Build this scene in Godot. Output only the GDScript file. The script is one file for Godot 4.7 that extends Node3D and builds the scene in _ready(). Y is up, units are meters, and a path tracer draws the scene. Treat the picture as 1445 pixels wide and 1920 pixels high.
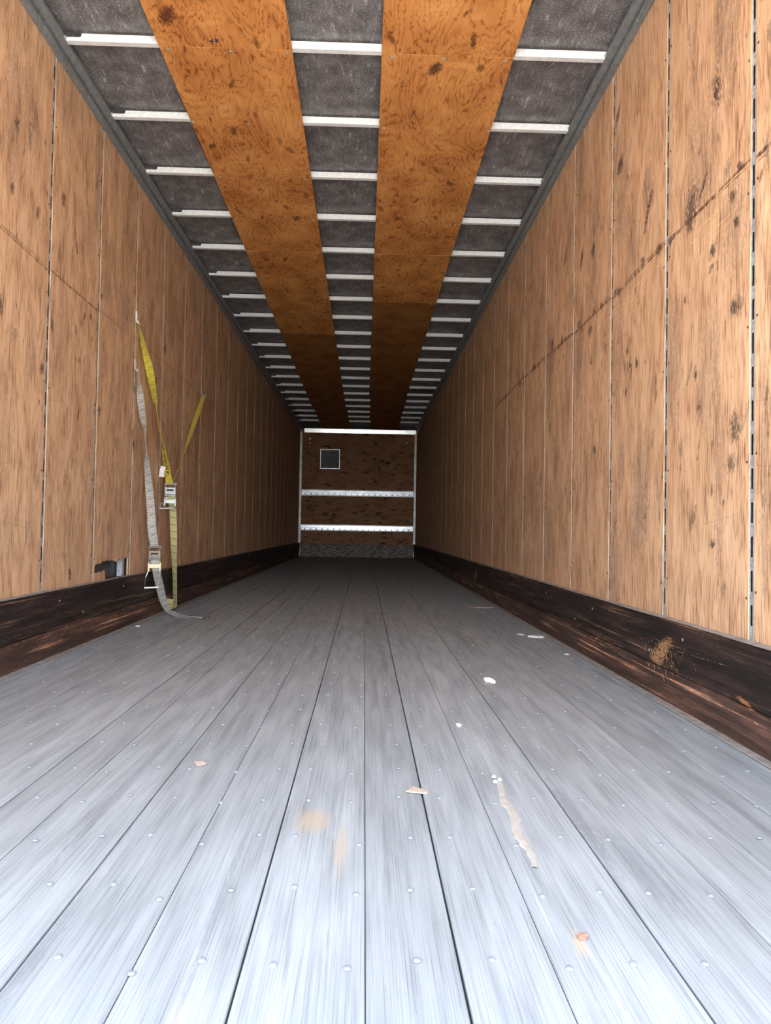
extends Node3D
# Interior of an empty dry-van trailer seen from its open rear doors.
# x right, y up, z towards the viewer; floor at y = 0, doors at z = Z_DOOR, nose at z = Z_NOSE.
const HW := 1.2347
const Z_DOOR := -0.2
const Z_NOSE := -15.95
const PITCH := 0.6096
const Z_POST := -2.0826
const H_KICK := 0.293
const H_RAIL := 2.637
const Y_BOW := 2.708
var rng := RandomNumberGenerator.new()
var M := {}

# ------------------------------------------------------------------ helpers
func new_st() -> SurfaceTool:
	var st := SurfaceTool.new()
	st.begin(Mesh.PRIMITIVE_TRIANGLES)
	return st

func tri(st: SurfaceTool, a: Vector3, b: Vector3, c: Vector3, out: Vector3, f = null) -> void:
	var n := (c - a).cross(b - a)
	if n.length_squared() < 1e-16: return
	n = n.normalized()
	if n.dot(out) < 0.0:
		var t := b; b = c; c = t
		n = -n
	for p in [a, b, c]:
		st.set_normal(n)
		if f != null: st.set_uv(f.call(p))
		st.add_vertex(p)

func quad(st: SurfaceTool, a: Vector3, b: Vector3, c: Vector3, d: Vector3, out: Vector3, f = null) -> void:
	tri(st, a, b, c, out, f)
	tri(st, a, c, d, out, f)

# box with chamfered edges
func rbox(st: SurfaceTool, mn: Vector3, mx: Vector3, b := 0.001, f = null) -> void:
	var c := (mn + mx) * 0.5
	var h := (mx - mn) * 0.5
	b = minf(b, minf(h.x, minf(h.y, h.z)) * 0.9)
	var P := func(sx: float, sy: float, sz: float, ax: int) -> Vector3:
		var v := Vector3(h.x - b, h.y - b, h.z - b)
		v[ax] = h[ax]
		return c + Vector3(v.x * sx, v.y * sy, v.z * sz)
	for s in [-1.0, 1.0]:
		quad(st, P.call(s, -1, -1, 0), P.call(s, 1, -1, 0), P.call(s, 1, 1, 0), P.call(s, -1, 1, 0), Vector3(s, 0, 0), f)
		quad(st, P.call(-1, s, -1, 1), P.call(1, s, -1, 1), P.call(1, s, 1, 1), P.call(-1, s, 1, 1), Vector3(0, s, 0), f)
		quad(st, P.call(-1, -1, s, 2), P.call(1, -1, s, 2), P.call(1, 1, s, 2), P.call(-1, 1, s, 2), Vector3(0, 0, s), f)
		for t in [-1.0, 1.0]:
			quad(st, P.call(s, t, -1, 0), P.call(s, t, 1, 0), P.call(s, t, 1, 1), P.call(s, t, -1, 1), Vector3(s, t, 0), f)
			quad(st, P.call(s, -1, t, 0), P.call(s, 1, t, 0), P.call(s, 1, t, 2), P.call(s, -1, t, 2), Vector3(s, 0, t), f)
			quad(st, P.call(-1, s, t, 1), P.call(1, s, t, 1), P.call(1, s, t, 2), P.call(-1, s, t, 2), Vector3(0, s, t), f)
			for u in [-1.0, 1.0]:
				tri(st, P.call(s, t, u, 0), P.call(s, t, u, 1), P.call(s, t, u, 2), Vector3(s, t, u), f)

# flat polygon in the plane (axis fixed), extruded from d0 to d1 along that axis. pts: Vector2 -> mapped by m(p, d)
func extrude(st: SurfaceTool, pts: PackedVector2Array, m: Callable, d0: float, d1: float, axis: Vector3, f = null) -> void:
	var idx := Geometry2D.triangulate_polygon(pts)
	for k in range(0, idx.size(), 3):
		tri(st, m.call(pts[idx[k]], d0), m.call(pts[idx[k + 1]], d0), m.call(pts[idx[k + 2]], d0), -axis, f)
		tri(st, m.call(pts[idx[k]], d1), m.call(pts[idx[k + 1]], d1), m.call(pts[idx[k + 2]], d1), axis, f)
	var ccw := not Geometry2D.is_polygon_clockwise(pts)
	for k in pts.size():
		var a := pts[k]
		var b := pts[(k + 1) % pts.size()]
		var n := Vector2(b.y - a.y, a.x - b.x)
		if not ccw: n = -n
		var o: Vector3 = m.call(a + n.normalized() * 0.01, d0) - m.call(a, d0)
		quad(st, m.call(a, d0), m.call(b, d0), m.call(b, d1), m.call(a, d1), o, f)

func tube(st: SurfaceTool, pts: Array, r: float, seg := 8) -> void:
	for k in pts.size() - 1:
		var a: Vector3 = pts[k]
		var b: Vector3 = pts[k + 1]
		var t := (b - a).normalized()
		var u := t.cross(Vector3.UP if absf(t.y) < 0.9 else Vector3.RIGHT).normalized()
		var v := t.cross(u)
		for i in seg:
			var a0 := TAU * i / seg
			var a1 := TAU * (i + 1) / seg
			var o0 := u * cos(a0) + v * sin(a0)
			var o1 := u * cos(a1) + v * sin(a1)
			quad(st, a + o0 * r, a + o1 * r, b + o1 * r, b + o0 * r, o0 + o1)
			tri(st, a, a + o0 * r, a + o1 * r, -t)
			tri(st, b, b + o0 * r, b + o1 * r, t)

func dome(st: SurfaceTool, c: Vector3, up: Vector3, r: float, h: float, seg := 8) -> void:
	var u := up.cross(Vector3(0.3, 0.5, 0.8)).normalized()
	var v := up.cross(u)
	for i in seg:
		var o := []
		for k in 2:
			var a := TAU * (i + k) / seg
			o.append(u * cos(a) + v * sin(a))
		quad(st, c + o[0] * r, c + o[1] * r, c + o[1] * r * 0.62 + up * h * 0.75, c + o[0] * r * 0.62 + up * h * 0.75, o[0] + o[1] + up)
		tri(st, c + o[0] * r * 0.62 + up * h * 0.75, c + o[1] * r * 0.62 + up * h * 0.75, c + up * h, up)

func obj(called: String, mesh, m: Material, parent: Node = self) -> MeshInstance3D:
	var o := MeshInstance3D.new()
	o.name = called
	o.mesh = mesh.commit() if mesh is SurfaceTool else mesh
	if m: o.material_override = m
	parent.add_child(o, true)
	return o

func tan_obj(called: String, st: SurfaceTool, m: Material, parent: Node = self) -> MeshInstance3D:
	st.generate_tangents()
	return obj(called, st, m, parent)

func base(called: String, at := Vector3.ZERO) -> Node3D:
	var o := Node3D.new()
	o.name = called
	o.position = at
	add_child(o, true)
	return o

func structure(o: Node) -> Node:
	o.set_meta("kind", "structure")
	return o

func describe(o: Node, text: String) -> Node:
	o.set_meta("label", text)
	return o

func tag(o: Node, label: String, category: String, group := "") -> Node:
	o.set_meta("label", label)
	o.set_meta("category", category)
	if group: o.set_meta("group", group)
	return o

# ------------------------------------------------------------------ textures
func noise_bytes(w: int, h: int, freq: float, sx: int, sy: int, seed_: int, oct := 3, pong := 0.0, warp := 0.0) -> PackedByteArray:
	var n := FastNoiseLite.new()
	n.seed = seed_
	n.noise_type = FastNoiseLite.TYPE_SIMPLEX_SMOOTH
	n.frequency = freq
	n.fractal_octaves = oct
	if pong > 0.0:
		n.fractal_type = FastNoiseLite.FRACTAL_PING_PONG
		n.fractal_ping_pong_strength = pong
	else:
		n.fractal_type = FastNoiseLite.FRACTAL_FBM
	if warp > 0.0:
		n.domain_warp_enabled = true
		n.domain_warp_amplitude = warp
		n.domain_warp_frequency = freq * 2.0
		n.domain_warp_fractal_octaves = 2
	var img := n.get_image(maxi(4, w / sx), maxi(4, h / sy), false, false, true)
	img.convert(Image.FORMAT_L8)
	if sx > 1 or sy > 1: img.resize(w, h, Image.INTERPOLATE_CUBIC)
	return img.get_data()

func lut(f: Callable) -> PackedInt32Array:
	var a := PackedInt32Array()
	a.resize(256)
	for i in 256: a[i] = int(round(f.call(i / 255.0)))
	return a

# sum of looked-up layers -> colour ramp
func layered(w: int, h: int, layers: Array, luts: Array, ramp: Gradient) -> Image:
	var out := PackedByteArray()
	out.resize(w * h * 3)
	var R := PackedByteArray(); var G := PackedByteArray(); var B := PackedByteArray()
	for i in 256:
		var c := ramp.sample(i / 255.0)
		R.append(c.r8); G.append(c.g8); B.append(c.b8)
	var n0: PackedByteArray = layers[0]; var n1: PackedByteArray = layers[1]; var n2: PackedByteArray = layers[2]
	var l0: PackedInt32Array = luts[0]; var l1: PackedInt32Array = luts[1]; var l2: PackedInt32Array = luts[2]
	var k := 0
	for i in w * h:
		var v := l0[n0[i]] + l1[n1[i]] + l2[n2[i]]
		if v < 0: v = 0
		elif v > 255: v = 255
		out[k] = R[v]; out[k + 1] = G[v]; out[k + 2] = B[v]
		k += 3
	return Image.create_from_data(w, h, false, Image.FORMAT_RGB8, out)

func grad(stops: Array) -> Gradient:
	var g := Gradient.new()
	g.offsets = PackedFloat32Array(stops.map(func(s): return s[0]))
	g.colors = PackedColorArray(stops.map(func(s): return s[1]))
	return g

# soft elongated stain with a broken edge: centre and radii in pixels, angle in radians
var stain_noise := FastNoiseLite.new()
func stain(img: Image, cx: float, cy: float, rx: float, ry: float, ang: float, col: Color, amount: float, rough := 0.6) -> void:
	var R := int(ceil(maxf(rx, ry))) + 1
	var ca := cos(ang); var sa := sin(ang)
	for y in range(maxi(0, int(cy) - R), mini(img.get_height(), int(cy) + R + 1)):
		for x in range(maxi(0, int(cx) - R), mini(img.get_width(), int(cx) + R + 1)):
			var dx := x - cx; var dy := y - cy
			var u := (dx * ca + dy * sa) / rx
			var v := (-dx * sa + dy * ca) / ry
			var d := u * u + v * v
			if d > 1.0: continue
			var a := (1.0 - d) * 1.05 + rough * 1.5 * stain_noise.get_noise_2d(x * 3.4, y * 0.8) + rough * 0.5 * stain_noise.get_noise_2d(x * 0.8 + 90.0, y * 0.4)
			a = smoothstep(0.22, 0.95, a) * minf(1.0, (1.0 - d) * 5.0) * amount
			if a <= 0.01: continue
			img.set_pixel(x, y, img.get_pixel(x, y).lerp(col, a))

func scratch(img: Image, x0: float, y0: float, x1: float, y1: float, wd: float, col: Color, amount: float) -> void:
	var L := Vector2(x1 - x0, y1 - y0).length()
	var n := int(L) + 1
	for i in n:
		var t := float(i) / n
		var x := lerpf(x0, x1, t); var y := lerpf(y0, y1, t)
		var am := amount * clampf(0.55 + 0.9 * stain_noise.get_noise_2d(x * 0.7 + 31.0, y * 0.7), 0.0, 1.0)
		var hw := wd * clampf(0.7 + 0.8 * stain_noise.get_noise_2d(x * 0.4, y * 0.4 + 77.0), 0.2, 1.5)
		for k in range(-int(ceil(hw)), int(ceil(hw)) + 1):
			var q := Vector2i(int(x + k * 0.3), int(y) + k)
			if absf(k) > hw or q.x < 0 or q.y < 0 or q.x >= img.get_width() or q.y >= img.get_height(): continue
			img.set_pixel(q.x, q.y, img.get_pixel(q.x, q.y).lerp(col, am))

func tex(img: Image) -> ImageTexture:
	img.generate_mipmaps()
	return ImageTexture.create_from_image(img)

func normal_of(img: Image, strength: float) -> ImageTexture:
	var n: Image = img.duplicate()
	n.clear_mipmaps()
	n.convert(Image.FORMAT_RGBA8)
	n.bump_map_to_normal_map(strength)
	return tex(n)

func mat(col: Color, rough: float, metal := 0.0, t: Texture2D = null) -> StandardMaterial3D:
	var m := StandardMaterial3D.new()
	m.albedo_color = col
	m.roughness = rough
	m.metallic = metal
	m.metallic_specular = 0.4
	if t: m.albedo_texture = t
	return m

func mottled(c0: Color, c1: Color, rough: float, metal: float, scale: float, seed_: int, freq := 0.02) -> StandardMaterial3D:
	var a := noise_bytes(256, 256, freq, 1, 1, seed_, 4)
	var z := PackedByteArray(); z.resize(256 * 256)
	var l := lut(func(t): return t * 255.0)
	var no := lut(func(_t): return 0.0)
	var img := layered(256, 256, [a, z, z], [l, no, no], grad([[0.25, c0], [0.75, c1]]))
	var m := mat(Color.WHITE, rough, metal, tex(img))
	m.uv1_triplanar = true
	m.uv1_world_triplanar = true
	m.uv1_scale = Vector3.ONE * scale
	return m

# ------------------------------------------------------------------ build
func _ready() -> void:
	rng.seed = 20240611
	stain_noise.seed = 5
	stain_noise.frequency = 0.08
	stain_noise.fractal_octaves = 3
	# camera
	var cam := Camera3D.new()
	cam.name = "camera"
	cam.position = Vector3(0.1536, 0.585, 0.0)
	cam.rotation_degrees = Vector3(1.3658, -1.5854, 0.9723)
	cam.fov = 68.272
	cam.near = 0.02
	cam.far = 200.0
	add_child(cam)
	cam.current = true
	# sky and exposure
	var env := Environment.new()
	var sm := ProceduralSkyMaterial.new()
	sm.sky_top_color = Color(0.76, 0.83, 0.93)
	sm.sky_horizon_color = Color(0.96, 0.98, 1.0)
	sm.sky_curve = 0.22
	sm.sky_energy_multiplier = 2.6
	sm.ground_horizon_color = Color(0.50, 0.48, 0.45)
	sm.ground_bottom_color = Color(0.40, 0.38, 0.35)
	sm.sun_angle_max = 1.0
	var sky := Sky.new()
	sky.sky_material = sm
	env.background_mode = Environment.BG_SKY
	env.sky = sky
	env.tonemap_mode = Environment.TONE_MAPPER_LINEAR
	env.tonemap_exposure = 1.55
	env.sdfgi_enabled = true
	env.ssao_enabled = true
	env.ssil_enabled = true
	var we := WorldEnvironment.new()
	we.name = "environment"
	we.environment = env
	add_child(we)
	# high sun from beside the trailer's nose: it lights the yard behind the doors but never enters
	var sun := DirectionalLight3D.new()
	sun.name = "sun"
	sun.rotation_degrees = Vector3(-52, -205, 0)
	sun.light_energy = 8.0
	sun.light_color = Color(1.0, 0.95, 0.87)
	sun.shadow_enabled = true
	sun.light_angular_distance = 0.6
	add_child(sun)

	make_materials()
	build_yard()
	build_floor()
	build_wall(-1.0)
	build_wall(1.0)
	build_baseboards()
	build_ceiling()
	build_rails()
	build_nose()
	build_liners()
	build_vent()
	build_grey_strap()
	build_yellow_strap()
	build_debris()

var wall_base: Image
var wall_flat: Image
var floor_base: Image
var ceil_base: Image
var kick_base: Image
var wall_far: Array[StandardMaterial3D] = []
var liner_far: Array[StandardMaterial3D] = []

func make_materials() -> void:
	# rotary-cut fir plywood, grain up the wall
	var W := 1536; var H := 1536
	wall_base = layered(W, H,
		[noise_bytes(W, H, 0.0095, 1, 8, 11, 2, 9.0, 24.0), noise_bytes(W, H, 0.30, 1, 30, 12, 2), noise_bytes(W, H, 0.014, 1, 4, 13, 5)],
		[lut(func(t): return 186.0 - 95.0 * pow(1.0 - t, 3.5)), lut(func(t): return (t - 0.5) * 62.0 - 150.0 * pow(1.0 - t, 4.0)), lut(func(t): return (t - 0.5) * 100.0)],
		grad([[0.0, Color8(82, 58, 43)], [0.3, Color8(148, 112, 83)], [0.55, Color8(198, 158, 121)], [0.8, Color8(216, 179, 142)], [1.0, Color8(228, 198, 163)]]))
	# varnished orange plywood of the roof liner: loud contour grain
	W = 1024; H = 2048
	ceil_base = layered(W, H,
		[noise_bytes(W, H, 0.0052, 1, 3, 21, 2, 8.5, 46.0), noise_bytes(W, H, 0.16, 1, 16, 22, 3), noise_bytes(W, H, 0.008, 2, 3, 23, 4)],
		[lut(func(t): return 172.0 - 125.0 * pow(1.0 - t, 4.0)), lut(func(t): return (t - 0.5) * 60.0), lut(func(t): return (t - 0.5) * 110.0)],
		grad([[0.0, Color8(94, 54, 32)], [0.3, Color8(156, 99, 54)], [0.55, Color8(204, 141, 80)], [0.8, Color8(226, 167, 100)], [1.0, Color8(236, 190, 126)]]))
	# grey painted floor boards with open grain
	W = 2048; H = 2048
	floor_base = layered(W, H,
		[noise_bytes(W, H, 0.05, 1, 20, 31, 3, 2.2, 5.0), noise_bytes(W, H, 0.16, 1, 26, 32, 2), noise_bytes(W, H, 0.012, 1, 2, 33, 5)],
		[lut(func(t): return 160.0 - 60.0 * pow(1.0 - t, 4.0)), lut(func(t): return (t - 0.5) * 44.0 - 90.0 * pow(1.0 - t, 5.0)), lut(func(t): return (t - 0.5) * 90.0)],
		grad([[0.0, Color8(76, 80, 81)], [0.3, Color8(119, 124, 125)], [0.6, Color8(145, 151, 152)], [1.0, Color8(172, 178, 179)]]))
	# kick boards: black grime worn through to bare wood
	W = 2048; H = 512
	kick_base = layered(W, H,
		[noise_bytes(W, H, 0.030, 22, 1, 41, 4), noise_bytes(W, H, 0.22, 12, 1, 42, 2), noise_bytes(W, H, 0.010, 3, 1, 43, 4)],
		[lut(func(t): return 56.0 + 120.0 * smoothstep(0.56, 0.90, t)), lut(func(t): return (t - 0.5) * 130.0), lut(func(t): return (t - 0.52) * 130.0)],
		grad([[0.0, Color8(22, 17, 15)], [0.28, Color8(44, 34, 30)], [0.5, Color8(78, 58, 48)], [0.72, Color8(132, 102, 78)], [1.0, Color8(196, 164, 128)]]))

	M.zinc = mottled(Color8(176, 184, 188), Color8(214, 220, 222), 0.42, 0.55, 3.0, 51, 0.06)
	M.bow = mottled(Color8(230, 234, 235), Color8(243, 245, 245), 0.5, 0.05, 2.0, 52, 0.05)
	M.rail = mottled(Color8(122, 126, 127), Color8(146, 149, 149), 0.5, 0.3, 2.0, 53, 0.05)
	M.dark_steel = mottled(Color8(62, 62, 62), Color8(92, 91, 90), 0.6, 0.5, 4.0, 54, 0.05)
	M.skin = mottled(Color8(70, 68, 66), Color8(104, 102, 100), 0.6, 0.4, 1.0, 55, 0.03)
	M.aluminium = mottled(Color8(200, 204, 206), Color8(224, 227, 229), 0.34, 0.9, 1.0, 56, 0.02)
	M.dust = mottled(Color8(124, 119, 113), Color8(150, 144, 136), 0.95, 0.0, 2.0, 57, 0.03)
	M.screw = mat(Color8(124, 129, 132), 0.75, 0.0)
	M.rivet = mat(Color8(74, 64, 58), 0.6, 0.4)
	M.bright_screw = mat(Color8(206, 204, 198), 0.4, 0.6)
	M.channel = mat(Color8(34, 34, 35), 0.8, 0.0)
	M.bright_alu = mottled(Color8(220, 224, 226), Color8(238, 240, 242), 0.27, 0.9, 1.0, 59, 0.02)
	M.corner = mottled(Color8(170, 172, 172), Color8(200, 202, 202), 0.46, 0.8, 1.0, 60, 0.02)
	M.under = mat(Color8(48, 42, 38), 0.95)
	M.concrete = mottled(Color8(192, 186, 176), Color8(214, 208, 198), 0.95, 0.0, 0.3, 58, 0.03)
	# roof sheet: dull aluminium, dust specks and drips
	var a := noise_bytes(1024, 1024, 0.16, 1, 1, 61, 2)
	var b := noise_bytes(1024, 1024, 0.009, 1, 1, 62, 4)
	var c := noise_bytes(1024, 1024, 0.05, 1, 6, 63, 3)
	M.roof = mat(Color.WHITE, 0.55, 0.15, tex(layered(1024, 1024, [a, b, c],
		[lut(func(t): return 78.0 + 190.0 * smoothstep(0.70, 0.84, t)), lut(func(t): return (t - 0.5) * 110.0), lut(func(t): return (t - 0.5) * 40.0 + 80.0 * smoothstep(0.72, 0.9, t))],
		grad([[0.0, Color8(84, 82, 83)], [0.35, Color8(122, 120, 121)], [0.6, Color8(154, 153, 154)], [1.0, Color8(236, 236, 234)]]))))

func build_yard() -> void:
	var st := new_st()
	rbox(st, Vector3(-40, -1.6, -30), Vector3(40, -1.25, 40), 0.01)
	structure(obj("ground", st, M.concrete))

# ------------------------------------------------------------------ floor
func build_floor() -> void:
	var fl := structure(base("floor")) as Node3D
	var st := new_st()
	rbox(st, Vector3(-HW - 0.06, -0.16, Z_NOSE - 0.1), Vector3(HW + 0.06, -0.034, Z_DOOR), 0.004)
	obj("subfloor", st, M.under, fl)
	# boards: seams every 0.2925 m, a tighter seam inside each board
	var edges: Array[float] = [-HW]
	var tight: Array[bool] = []
	var inner := [0.128, 0.171, 0.116, 0.150, 0.165, 0.126, 0.160, 0.139]
	for k in 8:
		var x := -1.17 + 0.2925 * k
		edges.append(x); tight.append(false)
		edges.append(x + inner[k]); tight.append(true)
	edges.append(1.17); tight.append(false)
	edges.append(HW); tight.append(false)
	var far_mats := []
	for q in 4:
		var im := floor_base.get_region(Rect2i(q * 512, 0, 256, 2048))
		var fm := mat(Color.WHITE, 0.62, 0.0, tex(im))
		far_mats.append(fm)
	var tints := [0.98, 1.0, 0.955, 0.985, 1.01, 0.97, 0.99, 0.96]
	for k in edges.size() - 1:
		var ga := 0.0016 if k % 2 == 1 else 0.0006
		var gb := 0.0016 if k % 2 == 0 else 0.0006
		var x0 := edges[k] + ga
		var x1 := edges[k + 1] - gb
		var y := rng.randf_range(-0.0012, 0.0012)
		var im := floor_base.get_region(Rect2i((k % 8) * 256, 0, 256, 2048))
		if k >= 8: im.flip_y()
		if k % 3 == 1: im.flip_x()
		var px := func(x: float) -> float: return (x - x0) / (x1 - x0) * 256.0
		var py := func(z: float) -> float: return (Z_DOOR - z) / 5.2 * 2048.0
		# worn spots that the boards show
		if x0 < 0.06 and x1 > 0.06:
			stain(im, px.call(0.06), py.call(-1.53), 70, 34, 0.0, Color8(168, 153, 130), 0.75, 0.5)
			stain(im, px.call(0.12), py.call(-1.40), 26, 56, 0.0, Color8(170, 154, 134), 0.6, 0.5)
		if x0 < -0.08 and x1 > -0.08:
			stain(im, px.call(-0.06), py.call(-0.90), 30, 26, 0.1, Color8(176, 166, 150), 0.6)
		if x0 < 0.45 and x1 > 0.45:
			stain(im, px.call(0.47), py.call(-1.08), 22, 18, 0.0, Color8(172, 156, 132), 0.7)
			stain(im, px.call(0.40), py.call(-1.75), 40, 130, 0.0, Color8(168, 166, 158), 0.4)
		for q in 7:
			var dark := rng.randf() < 0.6
			stain(im, rng.randf_range(10, 246), rng.randf_range(60, 2000), rng.randf_range(10, 55), rng.randf_range(40, 220), 0.0, Color8(104, 108, 114) if dark else Color8(178, 183, 188), rng.randf_range(0.15, 0.42), 0.7)
		for q in 26:
			var gx := rng.randf_range(6, 250); var gy := rng.randf_range(20, 1800)
			scratch(im, gx, gy, gx + rng.randf_range(-4, 4), gy + rng.randf_range(10, 70), 0.8, Color8(74, 77, 80) if rng.randf() < 0.75 else Color8(196, 200, 202), rng.randf_range(0.4, 0.9))
		for q in 3:
			scratch(im, rng.randf_range(20, 236), rng.randf_range(100, 900), rng.randf_range(20, 236), rng.randf_range(1000, 2000), 1.0, Color8(84, 87, 92), 0.5)
		var t: float = tints[k % 8]
		var near: StandardMaterial3D = far_mats[k % 4]
		if k > 0 and k < edges.size() - 2:
			near = mat(Color(t, t, t), 0.6, 0.0, tex(im))
			near.normal_enabled = true
			near.normal_texture = normal_of(im, 2.2)
			near.normal_scale = 0.55
		var zc := Z_DOOR - 5.2
		var s1 := new_st()
		rbox(s1, Vector3(x0, -0.034, zc), Vector3(x1, y, Z_DOOR), 0.0014, func(p: Vector3): return Vector2((p.x - x0) / (x1 - x0), (Z_DOOR - p.z) / 5.2))
		s1.generate_tangents()
		s1.set_material(near)
		var mesh := s1.commit()
		var s2 := new_st()
		var off := k * 0.37
		rbox(s2, Vector3(x0, -0.034, Z_NOSE), Vector3(x1, y, zc), 0.0014, func(p: Vector3): return Vector2((p.x - x0) / (x1 - x0), p.z / 5.2 + off))
		s2.set_material(far_mats[k % 4])
		mesh = s2.commit(mesh)
		obj("floor_board", mesh, null, fl)
	# screw heads in rows over the cross members
	var head := new_st()
	dome(head, Vector3.ZERO, Vector3.UP, 0.0062, 0.0034, 10)
	var head_mesh := head.commit()
	var far := new_st()
	var row := 0
	var z := -0.62
	var n := 0
	while z > -9.0:
		for k in 8:
			for j in 3:
				var x: float = -1.17 + 0.2925 * k + [0.045, 0.146, 0.247][j] + rng.randf_range(-0.012, 0.012)
				var zz := z + (0.018 if j == 1 else -0.010) + rng.randf_range(-0.012, 0.012)
				if n < 288:
					var s := obj("screw", head_mesh, M.screw, fl)
					s.position = Vector3(x, 0.0006, zz)
					s.rotation.x = rng.randf_range(-0.08, 0.08)
					n += 1
				else:
					dome(far, Vector3(x, 0.0006, zz), Vector3.UP, 0.0062, 0.0034, 6)
		z -= 0.205
		row += 1
	obj("screw_rows", far, M.screw, fl).set_meta("kind", "stuff")

# ------------------------------------------------------------------ side walls
func wall_image(slot: int) -> Image:
	var im := wall_base.get_region(Rect2i((slot % 4) * 384, 0, 384, 1536))
	if (slot / 4) % 2 == 1: im.flip_x()
	if (slot / 8) % 2 == 1: im.flip_y()
	return im

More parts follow.
